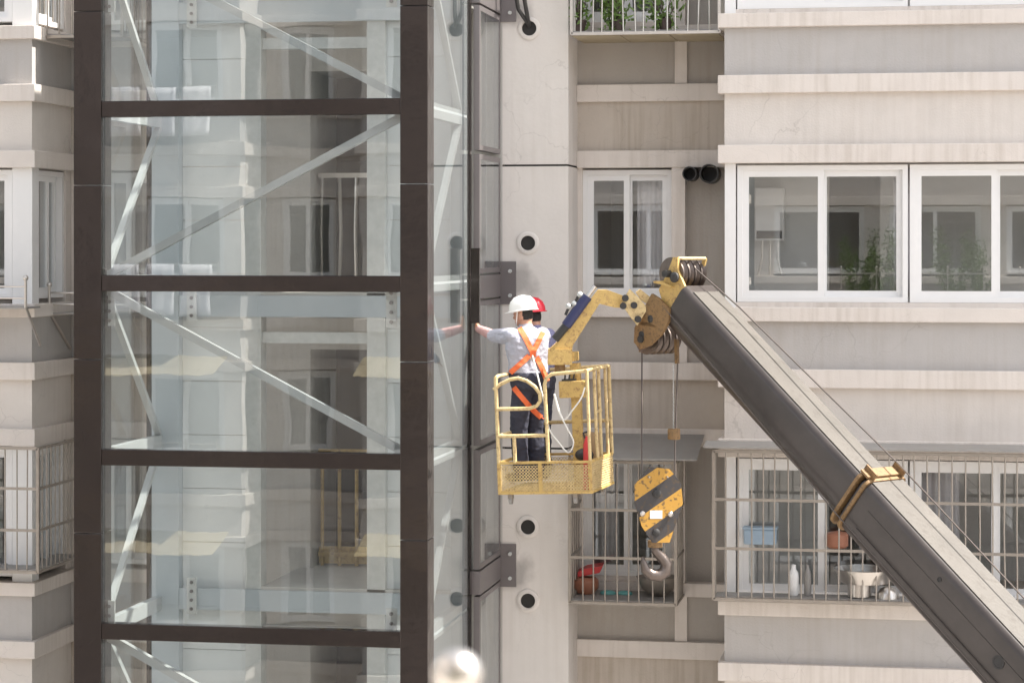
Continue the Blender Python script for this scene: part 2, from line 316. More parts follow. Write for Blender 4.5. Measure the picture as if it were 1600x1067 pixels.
tag(MB().prism([Vector((xa, yc2-.08, zd1+.03)), Vector((xa, YR-.08, zd1+.22)), Vector((xa, YR-.08, zd1+.235)), Vector((xa, yc2-.08, zd1+.045))], (xz-xa, 0, 0)).build('canopy', 'tray'), 'short sheet metal canopy above the cage behind the crane hook', 'canopy')
yl = YB-.3; zl0, zl1 = Zp(25, 893, yl), Zp(25, 700, yl)
cage('steel bar cage round the corner of the lower left bay', -11.6, xl+.18, yl, YR-.2, zl0, zl1, [Zp(25, 763, yl), Zp(25, 828, yl)], .12)
yt = 24.05; zt0 = Zp(1000, 52, yt)
bal = cage('balcony railing of pale bars with potted plants, top centre', X(893, yt), X(1124, yt), yt, YR, zt0, zt0+1.3, [], .108, nm='balcony_railing', m='inox')
for i in range(3):
    a = X(893, yt)+i*.5; b = a+.49
    MB().box(a, b, yt+.02, YR, zt0-.02, zt0-.008).build('floor_board', 'awn', bal)
cage('balcony cage of slim bars at the top left, beside the dark column', X(55, yt), X(120, yt)+.5, yt, YR, Zp(80, 58, yt), Zp(80, 58, yt)+1.3, [], .13, nm='balcony_railing', m='bars')

def plant(name, label, c, h, r, n, pot=True, group=None, ps=1.):
    t = thing(name, label, 'plant', c, group); c = Vector(c)
    if pot: MB().lathe(c, [(a*ps, b*ps) for a, b in ((.10, 0), (.15, .24), (.16, .24), (.16, .28), (.13, .27), (.12, .22))], 16).build('pot', 'pot', t, True)
    zb = .24*ps if pot else 0; lo = 0 if ps < 1 else zb
    m = MB(); l = MB()
    for k in range(9):
        a = random.uniform(0, 6.28); tip = c+Vector((math.cos(a)*r*.8, math.sin(a)*r*.6, zb+h*random.uniform(.5, 1))); m.tube([c+Vector((0, 0, zb*.8)), (c+tip)/2+Vector((0, 0, .1)), tip], [.008, .006, .003], 5)
        for j in range(n//9):
            p = c.lerp(tip, random.uniform(.35 if ps == 1 else .1, 1.05))+Vector([random.gauss(0, .055) for _ in range(3)]); p.z = max(p.z, c.z+lo)
            d = Vector([random.gauss(0, 1) for _ in range(3)]).normalized(); e = d.orthogonal().normalized()*random.uniform(.012, .02); d *= random.uniform(.03, .055)
            l.b.faces.new([l.b.verts.new(q) for q in (p-d, p+e, p+d, p-e)])
    m.build('stem', 'pot', t); l.build('foliage', 'leaf', t)
for px, lab, h, n in ((905, 'trailing leafy plant at the left end of the top balcony', .75, 260), (965, 'bushy plant in a dark pot in the middle of the top balcony', .6, 420), (1040, 'low spiky plant in a pot, rightmost on the top balcony', .35, 220)):
    p = PX(px, 48, yt+.35); plant('potted_plant', lab, (p.x, p.y, zt0+.03), h, .3, n, True, 'plants on the top balcony', .5)
# things in the cages and rooms
def pot_(name, label, px, py, Y, prof, m, cat):
    tag(MB().lathe(PX(px, py, Y), prof, 24).build(name, m, None, True), label, cat)
zt_ = yc+.16
def on(px, Y, z): p = PX(px, 900, Y); return (p.x, Y, z)
for nm, px, Y, z, prof, m, lab in (
  ('cooking_pot', 1343, zt_, zc0+.03, [(.10, 0), (.115, .01), (.115, .22), (.122, .225), (.122, .235), (.105, .23), (.105, .03), (.001, .03)], 'inox', 'tall steel cooking pot in the long cage'),
  ('steel_bowl', 1388, zt_-.02, zc0+.03, [(.11, 0), (.105, .05), (.075, .095), (.03, .115), (.001, .118)], 'inox', 'upturned steel bowl beside the tall pot in the long cage'),
  ('steel_basin', 1352, YB-.06, zc0+.10, [(.05, 0), (.24, .08), (.30, .2), (.31, .2), (.24, .065), (.001, .02)], 'inox', 'wide shiny basin behind the tall pot in the long cage'),
  ('brown_pan', 1308, YB-.09, zc0+.50, [(.09, 0), (.11, .02), (.11, .13), (.09, .15), (.02, .16), (.001, .165)], 'copper', 'brown enamel pan on the cage rail left of the boom'),
  ('wok', 1028, yc2+.4, zd0+.03, [(.06, 0), (.17, .08), (.22, .2), (.225, .2), (.16, .07), (.001, .02)], 'bars', 'dark round wok in the cage behind the hook'),
  ('clay_pot', 916, yc2+.45, zd0+.03, [(.08, 0), (.13, .06), (.13, .14), (.10, .17), (.09, .17), (.09, .05), (.001, .05)], 'copper', 'brown clay pot under the red dustpan')):
    tag(MB().lathe(on(px, Y, z), prof, 26).build(nm, m, None, True), lab, nm.split('_')[-1])
p = Vector(on(922, yc2+.42, zd0+.25)); tag(MB().prism([p+Vector(v) for v in ((-.13, 0, -.05), (.10, 0, .0), (.13, 0, .07), (-.05, 0, .04), (-.13, 0, 0))], (0, .16, .02)).build('dustpan', 'red'), 'red plastic dustpan on the clay pot', 'dustpan')
for px in (950, 976):
    p = on(px, yc2+.45, zd0+.04); tag(MB().ball(p, .085, 12, (1, .7, .35)).build('washing_cloth', 'teal', None, 'all'), 'turquoise cloth on the cage tray, '+('left of two' if px == 950 else 'right of two'), 'cloth', 'turquoise cloths')
p = on(1188, YB-.1, zc0+.52); t = thing('plastic_crate', 'blue plastic box on the cage rail, lower right windows', 'box', p)
MB().box(p[0]-.16, p[0]+.16, p[1]-.08, p[1]+.07, p[2], p[2]+.15, .02).build('body', 'bluep', t); MB().box(p[0]-.17, p[0]+.17, p[1]-.09, p[1]+.08, p[2]+.15, p[2]+.17, .006).build('lid', 'bluep', t)
p = PX(1203, 335, YB+.9); t = thing('water_heater', 'white wall water heater seen through the middle right window', 'heater', p)
MB().box(p.x-.15, p.x+.15, p.y-.1, p.y+.09, p.z-.27, p.z+.27, .015).build('body', 'pvc', t); MB().box(p.x-.13, p.x+.13, p.y-.104, p.y-.09, p.z-.25, p.z-.17).build('display', 'dark', t)
for dx in (-.08, .0, .08): MB().tube([(p.x+dx, p.y, p.z-.27), (p.x+dx, p.y, p.z-.45), (p.x+dx*1.5, p.y, p.z-.62)], .012, 8).build('pipe', 'inox', t, True)
def curtain(label, x0, x1, Y, z0, z1, m):
    b = MB(); n = max(16, int((x1-x0)*70)); V = []
    for j in range(7): V.append([b.b.verts.new((x0+(x1-x0)*q/n, Y+.025*math.sin(q*.95+.5*math.sin(q*.37+j*.25)), z1+(z0-z1)*j/6)) for q in range(n+1)])
    for a, c in zip(V, V[1:]):
        for q in range(n): b.b.faces.new((a[q], a[q+1], c[q+1], c[q]))
    o = tag(b.build('curtain', m, None, 'all'), label, 'curtain'); o.modifiers.new('t', 'SOLIDIFY').thickness = .004
zw0, zw1 = ZS0+.1, ZS0+1.38
curtain('pale curtain in the right pane of the middle recess window', X(990, YR), X(1036, YR), YR+.3, zw0-.0, zw1, 'cloth')
curtain('grey curtain behind the middle right windows, beside the mullion', X(1395, YB), X(1432, YB), YB+.4, zw0, zw1, 'cloth')
curtain('pale curtain behind the lower right caged windows', X(1420, YB), X(1500, YB), YB+.4, zw0-ST, zw1-ST, 'cloth')
curtain('light curtain inside the caged window behind the hook', X(925, YR), X(962, YR), YR+.3, zw0-ST, zw1-ST, 'cloth')
for px, w2, h2, m_, lab in ((1240, .05, .30, 'pvc', 'white plastic bottle in the long cage under the blue box'), (1262, .035, .30, 'tray', 'grey bottle in the long cage under the brown pan'), (1462, .13, .12, 'inox', 'steel basin in the long cage right of the boom'), (1540, .09, .24, 'copper', 'brown jar in the long cage at the right edge')):
    tag(MB().lathe(on(px, zt_+.02, zc0+.03), [(w2*.8, 0), (w2, .02), (w2, h2*.65), (w2*.9, h2*.75), (w2*.5, h2*.85), (w2*.45, h2), (w2*.3, h2), (.001, h2*.9)], 20).build('bottle' if w2 < .08 else 'jar', m_, None, True), lab, 'bottle' if w2 < .08 else 'jar')
# drying racks at the left
def rack(label, x0, x1, y0, y1, z):
    t = thing('drying_rack', label, 'rack', (x0, y0, z))
    for x in (x0, x1):
        o = MB().tube([(x, y0, z-.02), (x, y0, z+.26)], .016, 10).build('post', 'inox', t, True); MB().ball((x, y0, z+.285), .03, 12).build('finial', 'inox', o, 'all')
        MB().tube([(x, y0, z), (x, y1, z-.42)], .015, 8).build('strut', 'inox', t, True)
    for dz in (.08, .2): MB().tube([(x0, y0, z+dz), (x1, y0, z+dz)], .010, 8).build('rail', 'inox', t, True)
    MB().box(x0, x1, y0, y1, z-.03, z-.012).build('shelf', 'tray', t)
yq = YB-.5; zq = Zp(20, 478, yq); rack('steel drying rack with ball posts below the far left window', -11.4, X(40, yq), yq, YB-.09, zq)
rack('small steel rack between the left bay and the dark column', X(77, YR-.7), X(77, YR-.7)+.9, YR-.7, YR-.06, Zp(90, 487, YR-.7))

# ------------------------------------------------------------------ the elevator shaft
YF, YE = 21.03, 23.0
ex0, ex1, ex2, ex3 = X(115, YF), X(158, YF), X(625, YF), X(668, YF)
BZ = [13.259-1.596*k for k in range(-3, 8)]; Z0, Z1 = 0.0, 18.6
ele = thing('elevator_shaft', 'glass elevator shaft with dark bronze columns and pale steel braces', 'elevator shaft', ((ex0+ex3)/2, 22, 0))
for a, b in ((ex0, ex1), (ex2, ex3)):
    zz = [Z0]+[z+.9 for z in BZ[::-1] if z > .5]+[Z1]
    for z0, z1 in zip(zz[::1], zz[1:]): MB().box(a, b, YF, YF+.28, z0, z1-.006, .006).build('front_column', 'bronze', ele)
for z in BZ:
    MB().box(ex1, ex2, YF+.012, YF+.14, z-.075, z+.072, .005).build('front_beam', 'bronze', ele)
    MB().box(ex1-.1, ex1-.03, YF+.281, YE-.12, z-.08, z+.06).build('side_beam', 'brace', ele)
    MB().box(ex3-.12, ex3-.05, YF+.281, YE-.12, z-.08, z+.06).build('side_beam', 'brace', ele)
for i, (za, zb) in enumerate(zip(BZ, BZ[1:])):
    z1, z0 = za-.075, zb+.072
    MB().box(ex1+.002, ex2-.002, YF+.05, YF+.062, z0+.003, z1-.003).build('glass_pane', 'eglass', ele)
    MB().box(ex3-.022, ex3-.010, YF+.285, YE-.02, zb+.012, za-.012).build('glass_pane', 'eglass', ele)
    MB().box(ex0+.010, ex0+.022, YF+.285, YE-.02, zb+.012, za-.012).build('glass_pane', 'eglass', ele)
    k = i-3; up = k % 2 == 0                                        # front braces zigzag; the landing panel has none
    if (i-5) % 4 != 0:
        p, q = ((ex1, z1), (ex2, z0)) if not up else ((ex1, z0), (ex2, z1))
        MB().bar((p[0], YF+.19, p[1]), (q[0], YF+.19, q[1]), .07, .075, Vector((0, 1, 0))).build('brace', 'brace', ele)
    for xx in (ex1-.065, ex3-.085):
        ya, yb = (YF+.3, YE-.12) if up else (YE-.12, YF+.3)
        MB().bar((xx, ya, z0), (xx, yb, z1), .05, .06, Vector((1, 0, 0))).build('brace', 'brace', ele)
def col(px0, px1, nm, m, y0=YE-.1, y1=YE+.1): MB().box(X(px0, YE), X(px1, YE), y0, y1, Z0, Z1).build(nm, m, ele)
MB().box(X(243, YE), X(285, YE), YE-.12, YE+.1, Z0, Z1).build('rear_column', 'steel', ele); MB().box(X(234, YE), X(240, YE), YE-.1, YE+.04, Z0, Z1).build('corner_post', 'bronze', ele)
col(388, 412, 'rear_column', 'galv'); col(577, 605, 'rear_column', 'galv')
MB().box(ex3-.16, ex3-.03, YE-.12, YE+.02, Z0, Z1).build('rear_column', 'brace', ele); MB().box(ex3-.05, ex3, YE+.022, YE+.1, Z0, Z1).build('corner_post', 'bronze', ele)
pz = 0.
while pz < Z1-.5:
    for a, b in ((285, 388), (605, 712)): MB().box(X(a, YE)+.002, X(b, YE)-.002, YE+.0, YE+.05, pz+.003, pz+.53).build('wall_panel', 'panel', ele)
    pz += .533
for k in range(-3, 3):
    zf = ZS0+.145+ST*k
    MB().box(X(285, YE)+.003, ex3-.163, YE-.118, YE-.102, zf-.24, zf-.03).build('landing_beam', 'steel', ele)
    MB().box(X(412, YE)+.003, X(577, YE)-.003, YE-.05, YE+.05, zf-.5, zf-.39).build('lintel', 'galv', ele)
    MB().box(X(412, YE), ex3-.17, YE-.1, YW-.003, zf-.028, zf).build('landing_floor', 'conc', ele)
    for px in (172, 612, 300):
        Yp = YF+.2 if px != 300 else YE-.13
        x = X(px, Yp); o = MB().box(x-.05, x+.05, Yp-.015, Yp, zf-.28, zf+.08).build('bolt_plate', 'galv', ele)
        for j in range(4): MB().lathe((x, Yp-.015, zf-.23+j*.087), [(.018, 0), (.018, -.014), (.001, -.014)], 6, Vector((0, 1, 0))).build('bolt', 'alu', o)
    # glazed bridge to the building on the right side
    xg = -4.40
    for (za, zb) in ((zf+.19, zf+1.36), (zf+1.40, zf+2.82)):
        f = MB(); a, b = YE+.12, YW-.03
        for (p, q, r, s_) in ((a, a+.06, za, zb), (b-.06, b, za, zb), (a+.06, b-.06, za, za+.05), (a+.06, b-.06, zb-.05, zb)): f.box(xg-.06, xg, p, q, r, s_)
        f.box(xg-.05, xg-.01, a+.40, a+.45, za+.05, zb-.05)
        o = f.build('bridge_window', 'alu', ele); MB().box(xg-.008, xg-.003, a+.06, b-.06, za+.05, zb-.05).build('pane', 'eglass', o)
    MB().box(xg-.10, xg+.005, YE+.12, YW-.02, zf-.06, zf+.17, .004).build('bridge_beam', 'alu', ele)
    o = MB().box(xg-.02, xg+.16, YW-.02, YW, zf-.14, zf+.30).build('wall_plate', 'alu', ele)
    for dz in (-.05, .2): MB().lathe((xg+.1, YW-.02, zf+dz), [(.02, 0), (.02, -.03), (.001, -.03)], 6, Vector((0, 1, 0))).build('bolt', 'galv', o)
    # landing railings in the doorway
tag(MB().bar(PD(743, 388, 23.25), PD(743, 505, 23.25), .085, .05, Vector((0, 1, 0))).build('trim_strip', 'bronze'), 'short dark metal strip standing beside the touched pane', 'metal strip')
for k, (m, lab) in enumerate((('yellow', 'yellow landing barrier in the lower doorway behind the shaft'), ('inox', 'bent white bars in the upper doorway behind the shaft'))):
    zf = ZS0+.145+ST*(k-1); t = thing('landing_barrier', lab, 'barrier', (X(530, YW), YW+.25, zf))
    a, b, y = X(487, YW)+.01, X(577, YW)+.05, YW+.25
    for z in (zf+.12, zf+1.2): MB().bar((a, y, z), (b, y, z), .04, .05).build('rail', m, t)
    for i in range(4): x = a+.04+i*(b-a-.1)/3; MB().tube([(x, y, zf), (x+.03*k*(i % 2), y-.05*k, zf+.6), (x, y, zf+1.2)], .02, 8).build('bar', m, t, True)
    if not k: MB().box(a, b, y+.01, y+.03, zf+.02, zf+.2).build('kick_plate', m, t)

# ------------------------------------------------------------------ crane boom
D0, D1 = 22.6, 19.75
P0, P1 = PD(1085, 487, D0), PD(1640, 1090, D1)
ax = (P1-P0).normalized(); nb = (Vector((0, 0, 1))-ax*ax.z).normalized(); bb = ax.cross(nb).normalized()
if bb.dot(FV) > 0: bb = -bb                                        # bb: the boom side turned to the camera
boom = thing('crane_boom', 'dark telescopic crane boom with rusty yellow head crossing in front of the facade', 'crane boom', P1+ax*9)
def sect(h, wd, r=.07, n=5):
    pts = []
    for cx, cy, a0 in ((1, 1, 0), (-1, 1, 90), (-1, -1, 180), (1, -1, 270)):
        rr = r if cy > 0 else r*1.8
        for j in range(n+1): a = math.radians(a0+90*j/n); pts.append((cx*(wd/2-rr)+rr*math.cos(a), cy*(h/2-rr)+rr*math.sin(a)))
    return pts
def boomsec(s0, s1, h, wd, name): MB().rings([[P0+ax*s+bb*u+nb*v for u, v in sect(h, wd)] for s in (s0, s1)]).build(name, 'boomp', boom, True)
SC_ = (PP(1362, 772, P0, bb)-P0).dot(ax)
boomsec(-.10, SC_+1, .47, .45, 'inner_section'); boomsec(SC_, 16, .55, .53, 'outer_section')
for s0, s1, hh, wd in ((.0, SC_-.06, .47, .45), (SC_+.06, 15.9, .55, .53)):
    MB().obox(P0+ax*(s0+s1)/2+nb*(hh/2+.003), ax, bb, nb, (s1-s0)/2, wd/2-.05, .004).build('top_sheen', 'sheen', boom)  # pale strip paints the sheen of the sky onto the boom
for dz, hh in ((-.05, .60), (.04, .585)):
    MB().rings([[P0+ax*s+bb*u+nb*v for u, v in sect(hh, hh-.01)] for s in (SC_+dz-.015, SC_+dz+.015)]).build('collar', 'rust', boom, True)
for u in (-.2, .2): MB().obox(P0+ax*(SC_-.02)+nb*.31+bb*u, ax, bb, nb, .07, .010, .05).build('collar_lug', 'rust', boom)
MB().obox(P0+ax*(SC_-.03)+nb*.305, ax, bb, nb, .05, .26, .010).build('collar_plate', 'rust', boom)
for u in (.1, -.1): MB().obox(P0+ax*(SC_+5.2)+nb*(u-.02)+bb*.266, ax, bb, nb, 5, .004, .006).build('weld_seam', 'boomp', boom)
for px, py, r in ((1560, 1034, .06), (1468, 905, .022)):
    hw = .265 if px > 1370 else .225
    MB().lathe(PP(px, py, P0+bb*hw, bb), [(r, 0), (r, .006), (r*.75, .006), (r*.7, .002), (.001, .002)], 20, bb).build('port_cover', 'black', boom, True)
def plate(pix, off, th, name, m): return MB().prism([PP(x, y, P0+bb*off, bb) for x, y in pix], bb*th).build(name, m, boom)
c3 = lambda L: [(850+x/5.08, 390+y/5.08) for x, y in L]
for off in (.22, -.25):
    plate(c3([(870, 350), (925, 385), (1010, 470), (1005, 570), (950, 670), (860, 760), (780, 790), (730, 735), (735, 620), (790, 500)]), off, .03, 'head_plate', 'rust')
    plate(c3([(925, 320), (990, 190), (1040, 60), (1075, 60), (1075, 165), (1130, 290), (1090, 420), (1010, 480), (950, 400)]), off*.8, .025, 'sheave_bracket', 'yellow')
for cx, cy, r in ((1110, 190, .155), (915, 705, .15)):
    c = PP(850+cx/5.08, 390+cy/5.08, P0, bb)
    for j in range(4): MB().lathe(c+bb*(-.15+j*.085), [(r, 0), (r*.82, .02), (r*.82, .05), (r, .07)], 28, bb).build('sheave', 'hooks', boom, True)
    MB().lathe(c-bb*.27, [(.035, 0), (.035, .54)], 12, bb).build('pin', 'black', boom, True)
for cx, cy in ((790, 675), (1040, 220), (860, 550)): MB().lathe(PP(850+cx/5.08, 390+cy/5.08, P0+bb*.22, bb), [(.05, 0), (.05, .02), (.03, .035), (.001, .035)], 16, bb).build('pin_boss', 'black', boom, True)
h0, h1 = PP(1060, 404, P0+bb*.15, bb), PP(1102, 404, P0-bb*.15, bb)
MB().tube([h0, h1], .016, 8).build('guard_bar', 'cream', boom, True); 
MB().bar(h1, PP(1094, 432, P0-bb*.15, bb), .02, .04).build('guard_arm', 'yellow', boom)
plate(c3([(770, 570), (850, 575), (910, 610), (905, 625), (840, 605), (775, 590)]), .22, .03, 'rope_guide', 'rust')
plate(c3([(895, 250), (950, 248), (1040, 290), (1030, 300), (950, 275), (900, 265)]), .2, .05, 'rope_guide', 'yellow')
for px, ya, yb in ((1001, 530, 550), (1057, 530, 568)):
    MB().bar(PP(px, ya, P0, bb), PP(px+1, yb, P0, bb), .035, .03, bb).build('rope_anchor', 'rust', boom)
def rope(label, pts, r=.008): tag(MB().tube(pts, r, 6).build('wire_rope', 'rope', None, True), label, 'rope')
rope('wire rope running above the top edge of the boom', [PP(1078, 412, P0+nb*0, bb), P0+ax*.35+nb*.33-bb*.1, P0+ax*SC_+nb*.42-bb*.1, P0+ax*12+nb*.38-bb*.1])
rope('thin steel rope along the camera side of the boom', [PP(1022, 462, P0+bb*.24, bb), P0+ax*SC_+bb*.32-nb*.14, P0+ax*12+bb*.30-nb*.17], .006)
# hook block on its two ropes
HD = D0-.05
hb = thing('hook_block', 'black and yellow striped hook block with a steel hook', 'hook block', PD(1028, 905, HD))
c4 = lambda x, y: (960+x/2.807, 540+y/2.807)
stripe = bpy.data.materials.new('hazard stripes'); stripe.use_nodes = True; N = stripe.node_tree.nodes; L = stripe.node_tree.links
g_ = N.new('ShaderNodeNewGeometry'); dt = N.new('ShaderNodeVectorMath'); dt.operation = 'DOT_PRODUCT'; sd = (RV*-.55+Vector((0, 0, .83))); dt.inputs[1].default_value = sd/.29
ad = N.new('ShaderNodeMath'); ad.inputs[1].default_value = .15; fr_ = N.new('ShaderNodeMath'); fr_.operation = 'FRACT'; gt = N.new('ShaderNodeMath'); gt.operation = 'GREATER_THAN'; gt.inputs[1].default_value = .52
nz = N.new('ShaderNodeTexNoise'); nz.inputs['Scale'].default_value = 25; nz.inputs['Detail'].default_value = 8; rp = N.new('ShaderNodeMapRange'); rp.inputs[1].default_value = .55; rp.inputs[2].default_value = .63; rp.inputs[4].default_value = .8
m1 = N.new('ShaderNodeMix'); m1.data_type = 'RGBA'; m1.inputs[6].default_value = (.05, .045, .045, 1); m1.inputs[7].default_value = (.50, .27, .045, 1); m2 = N.new('ShaderNodeMix'); m2.data_type = 'RGBA'; m2.inputs[7].default_value = (.09, .06, .035, 1)
L.new(g_.outputs['Position'], dt.inputs[0]); L.new(dt.outputs['Value'], ad.inputs[0]); L.new(ad.outputs[0], fr_.inputs[0]); L.new(fr_.outputs[0], gt.inputs[0]); L.new(gt.outputs[0], m1.inputs[0]); L.new(g_.outputs['Position'], nz.inputs['Vector']); L.new(nz.outputs[0], rp.inputs[0]); L.new(rp.outputs[0], m2.inputs[0]); L.new(m1.outputs[2], m2.inputs[6]); L.new(m2.outputs[2], N['Principled BSDF'].inputs['Base Color']); N['Principled BSDF'].inputs['Roughness'].default_value = .5
hn = (FV*-1+RV*.22).normalized(); HC = PD(1028, 790, HD)
outl = [c4(*v) for v in ((150, 530), (240, 540), (290, 600), (298, 690), (240, 862), (165, 862), (118, 790), (88, 690), (88, 610))]
for off in (.07, -.085): MB().prism([PP(x, y, HC+hn*off, hn) for x, y in outl], hn*.018).build('side_plate', stripe, hb)
hp = lambda x, y, o=0: PP(*c4(x, y), HC+hn*o, hn)
MB().lathe(hp(190, 650, -.06), [(.17, 0), (.145, .03), (.145, .08), (.17, .11)], 28, hn).build('sheave', 'black', hb, True)
for x, y, r in ((185, 647, .04), (183, 818, .035), (150, 575, .012), (230, 575, .012), (245, 738, .025), (122, 735, .025)): MB().lathe(hp(x, y, .088), [(r, 0), (r, .018), (r*.5, .03), (.001, .03)], 14, hn).build('bolt', 'black' if r > .03 else 'inox', hb, True)
MB().prism([hp(156, 722, .0885), hp(210, 722, .0885), hp(210, 758, .0885), hp(156, 758, .0885)], hn*.002).build('label_plate', 'sign', hb)
hk = [(178, 858), (180, 900), (205, 925), (228, 955), (222, 990), (195, 1008), (160, 1003), (135, 980), (128, 950), (124, 925)]
MB().tube([hp(x, y) for x, y in hk], [.045, .04, .05, .055, .06, .062, .055, .045, .03, .012], 14).build('hook', 'hooks', hb, 'all')
MB().lathe(hp(178, 868), [(.07, .03), (.07, -.03)], 16, Vector((0, 0, 1))).build('swivel', 'rust', hb, True)
rope('left hoist rope holding the hook block', [PP(1003, 545, P0, bb), hp(120, 600)]); rope('right hoist rope holding the hook block', [PP(1059, 560, P0, bb), hp(262, 600)])
t = thing('limit_weight', 'small rusty weight hanging on a thin chain beside the right hoist rope', 'weight', PD(1053, 686, HD)); c = PD(1053, 678, HD)
MB().lathe(c-Vector((0, 0, .05)), [(.055, 0), (.06, .01), (.06, .09), (.055, .1)], 14).build('weight', 'rust', t, True); ch = MB()
pz = c.z+.05
while pz < PD(1048, 572, HD).z: ch.tube([(c.x-.0, c.y, pz), (c.x-.01, c.y+.006, pz+.02), (c.x, c.y, pz+.04)], .004, 5); pz += .035
ch.build('chain', 'galv', t)

# ------------------------------------------------------------------ yellow jib and work platform
BR = math.radians(-5.0)
BO = PD(781, 771.5, 22.6)
plat = thing('work_platform', 'worn yellow work basket with perforated sides carrying two workers', 'work platform', BO, local=True)
ux = (RV*.966-FV*.259).normalized(); wy = (FV*.966+RV*.259).normalized(); zz = Vector((0, 0, 1))
Rm = Matrix((ux, wy, zz)).transposed(); roll = Matrix.Rotation(math.radians(-2.2), 3, wy)
plat.matrix_world = Matrix.Translation(BO) @ (roll @ Rm).to_4x4(); PW = plat.matrix_world.copy(); PWI = PW.inverted()
W_, Dp, H_ = .88, .95, .29
def perf(m, o, u, v, nu, nv, cell, nrm):
    o, u, v = Vector(o), Vector(u), Vector(v); K = 8
    for i in range(nu):
        for j in range(nv):
            c = o+u*((i+.5)*cell)+v*((j+.5)*cell); sq = []; ho = []
            for k in range(K):
                a = 2*math.pi*k/K+math.pi/8; ca, sa = math.cos(a), math.sin(a); q = max(abs(ca), abs(sa)); sq.append(m.b.verts.new(c+(u*ca+v*sa)*(cell/2/q))); ho.append(m.b.verts.new(c+(u*ca+v*sa)*cell*.31))
            for k in range(K): m.b.faces.new((sq[k], sq[(k+1) % K], ho[(k+1) % K], ho[k]))
m = MB(); cs = .0305
perf(m, (.02, 0, .02), (1, 0, 0), (0, 0, 1), 28, 8, cs, None); m.build('perforated_panel', 'cream', plat)
m = MB(); perf(m, (0, .02, .02), (0, 1, 0), (0, 0, 1), 30, 8, cs, None); m.build('perforated_panel', 'cream', plat)
m = MB(); perf(m, (.02, Dp, .02), (1, 0, 0), (0, 0, 1), 28, 8, cs, None); m.build('perforated_panel', 'cream', plat)
m = MB().box(W_-.004, W_+.004, 0, Dp, 0, H_)
for i in range(13): m.tube([(W_+.006, .01, .015+i*.0215), (W_+.006, Dp-.01, .015+i*.0215)], .007, 6)
m.build('ribbed_panel', 'cream', plat)
m = MB()
for z in (.006, H_): m.box(-.012, W_+.012, -.012, .012, z-.012, z+.012); m.box(-.012, W_+.012, Dp-.012, Dp+.012, z-.012, z+.012); m.box(-.012, .012, .012, Dp-.012, z-.012, z+.012); m.box(W_-.012, W_+.014, .012, Dp-.012, z-.012, z+.012)
for x in (0, .40, W_): m.box(x-.016, x+.016, -.009, .009, .018, H_-.012)
m.build('toe_frame', 'yellow', plat); MB().box(.012, W_-.012, .012, Dp-.012, .008, .02).build('floor', 'yellow', plat)
u_ = lambda cx: (cx-97)/738; v_ = lambda cy: (940-cy)/738
def rail(pts, r=.018, name='rail', m='cream'): return MB().tube(pts, r, 10).build(name, m, plat, True)
def arc(L, y): return [(u_(a), y, v_(b)) for a, b in L]
rail(arc([(80, 215), (130, 180), (200, 148), (260, 140), (320, 160), (375, 200), (410, 250), (412, 300), (385, 335), (330, 352), (200, 352), (85, 352)], 0))
rail([(0, 0, v_(130)), (0, 0, H_)], name='post'); rail([(0, 0, v_(135)), (0, .1, v_(125)), (0, Dp, v_(125)), (0, Dp, H_)])
rail([(0, 0, v_(540)), (u_(450), 0, v_(540))]); rail([(0, 0, v_(540)), (0, Dp, v_(540))]); rail([(u_(215), 0, v_(545)), (u_(215), 0, H_)], name='post')
rail(arc([(455, 720), (450, 400), (447, 190), (460, 145), (500, 118), (600, 112), (700, 105)], 0)+[(W_, 0, v_(100)), (W_, .06, v_(100)), (W_, Dp, v_(100)), (W_, Dp, H_)])
for y in (.02, .32, .5, .78): rail([(W_-.0, y, v_(102)), (W_, y, H_)], .016, 'post')
rail([(W_, .32, v_(400)), (W_, .55, v_(400))], .014)
rail([(0, Dp, v_(125)), (W_, Dp, v_(100))]); rail([(0, Dp, v_(500)), (W_, Dp, v_(490))])
rail([(W_*.66, Dp, v_(500)), (W_*.66, Dp, H_)], name='post')
for x, y in ((.09, .06), (.72, .06), (W_-.08, Dp-.1)):
    o = MB().box(x-.022, x+.022, y-.03, y+.03, -.05, -.006).build('caster', 'bars', plat); MB().lathe((x-.014, y, -.065), [(.038, 0), (.038, .028)], 16, Vector((1, 0, 0))).build('wheel', 'tray', o, True)
MB().box(u_(555), u_(622), .42, .50, .02, v_(60), .006).build('mast', 'yellow', plat)
MB().box(u_(480), u_(662), .36, .56, v_(300), v_(182), .01).build('control_box', 'yellow', plat)
MB().box(u_(500), u_(600), .38, .44, v_(182), v_(168)).build('control_panel', 'black', plat)
for i in range(3): MB().tube([(u_(520+i*30), .40, v_(170)), (u_(525+i*34), .39, v_(130))], .008, 8).build('lever', 'black', plat, True)
MB().box(u_(425), u_(600), .36, .56, v_(45), v_(-20), .008).build('mount_block', 'yellow', plat)
# jib arm: yellow box beam from the basket mount up to the boom head (world space), with a blue cylinder
jib = thing('jib_arm', 'bent yellow jib arm with a dark blue hydraulic cylinder', 'jib', PD(875, 560, 23.0))
JD = 22.85; J = lambda x, y, d=JD: PD(850+x/5.08, 390+y/5.08, d)
def beam(a, b, wd, ht, nm, m): return MB().bar(a, b, wd, ht, Vector((0, 0, 1))).build(nm, m, jib)
def flat(L, d, th, nm, m): return MB().prism([J(x, y, d) for x, y in L], FV*th).build(nm, m, jib)
flat([(35, 800), (100, 740), (430, 320), (500, 320), (640, 370), (640, 465), (560, 460), (440, 430), (230, 760), (220, 800)], JD-.09, .18, 'arm', 'yellow')
flat([(35, 790), (225, 790), (225, 915), (30, 915)], JD-.11, .22, 'foot', 'yellow')
MB().tube([J(125, 900), J(125, 985)], .05, 12).build('pivot', 'rust', jib, True)
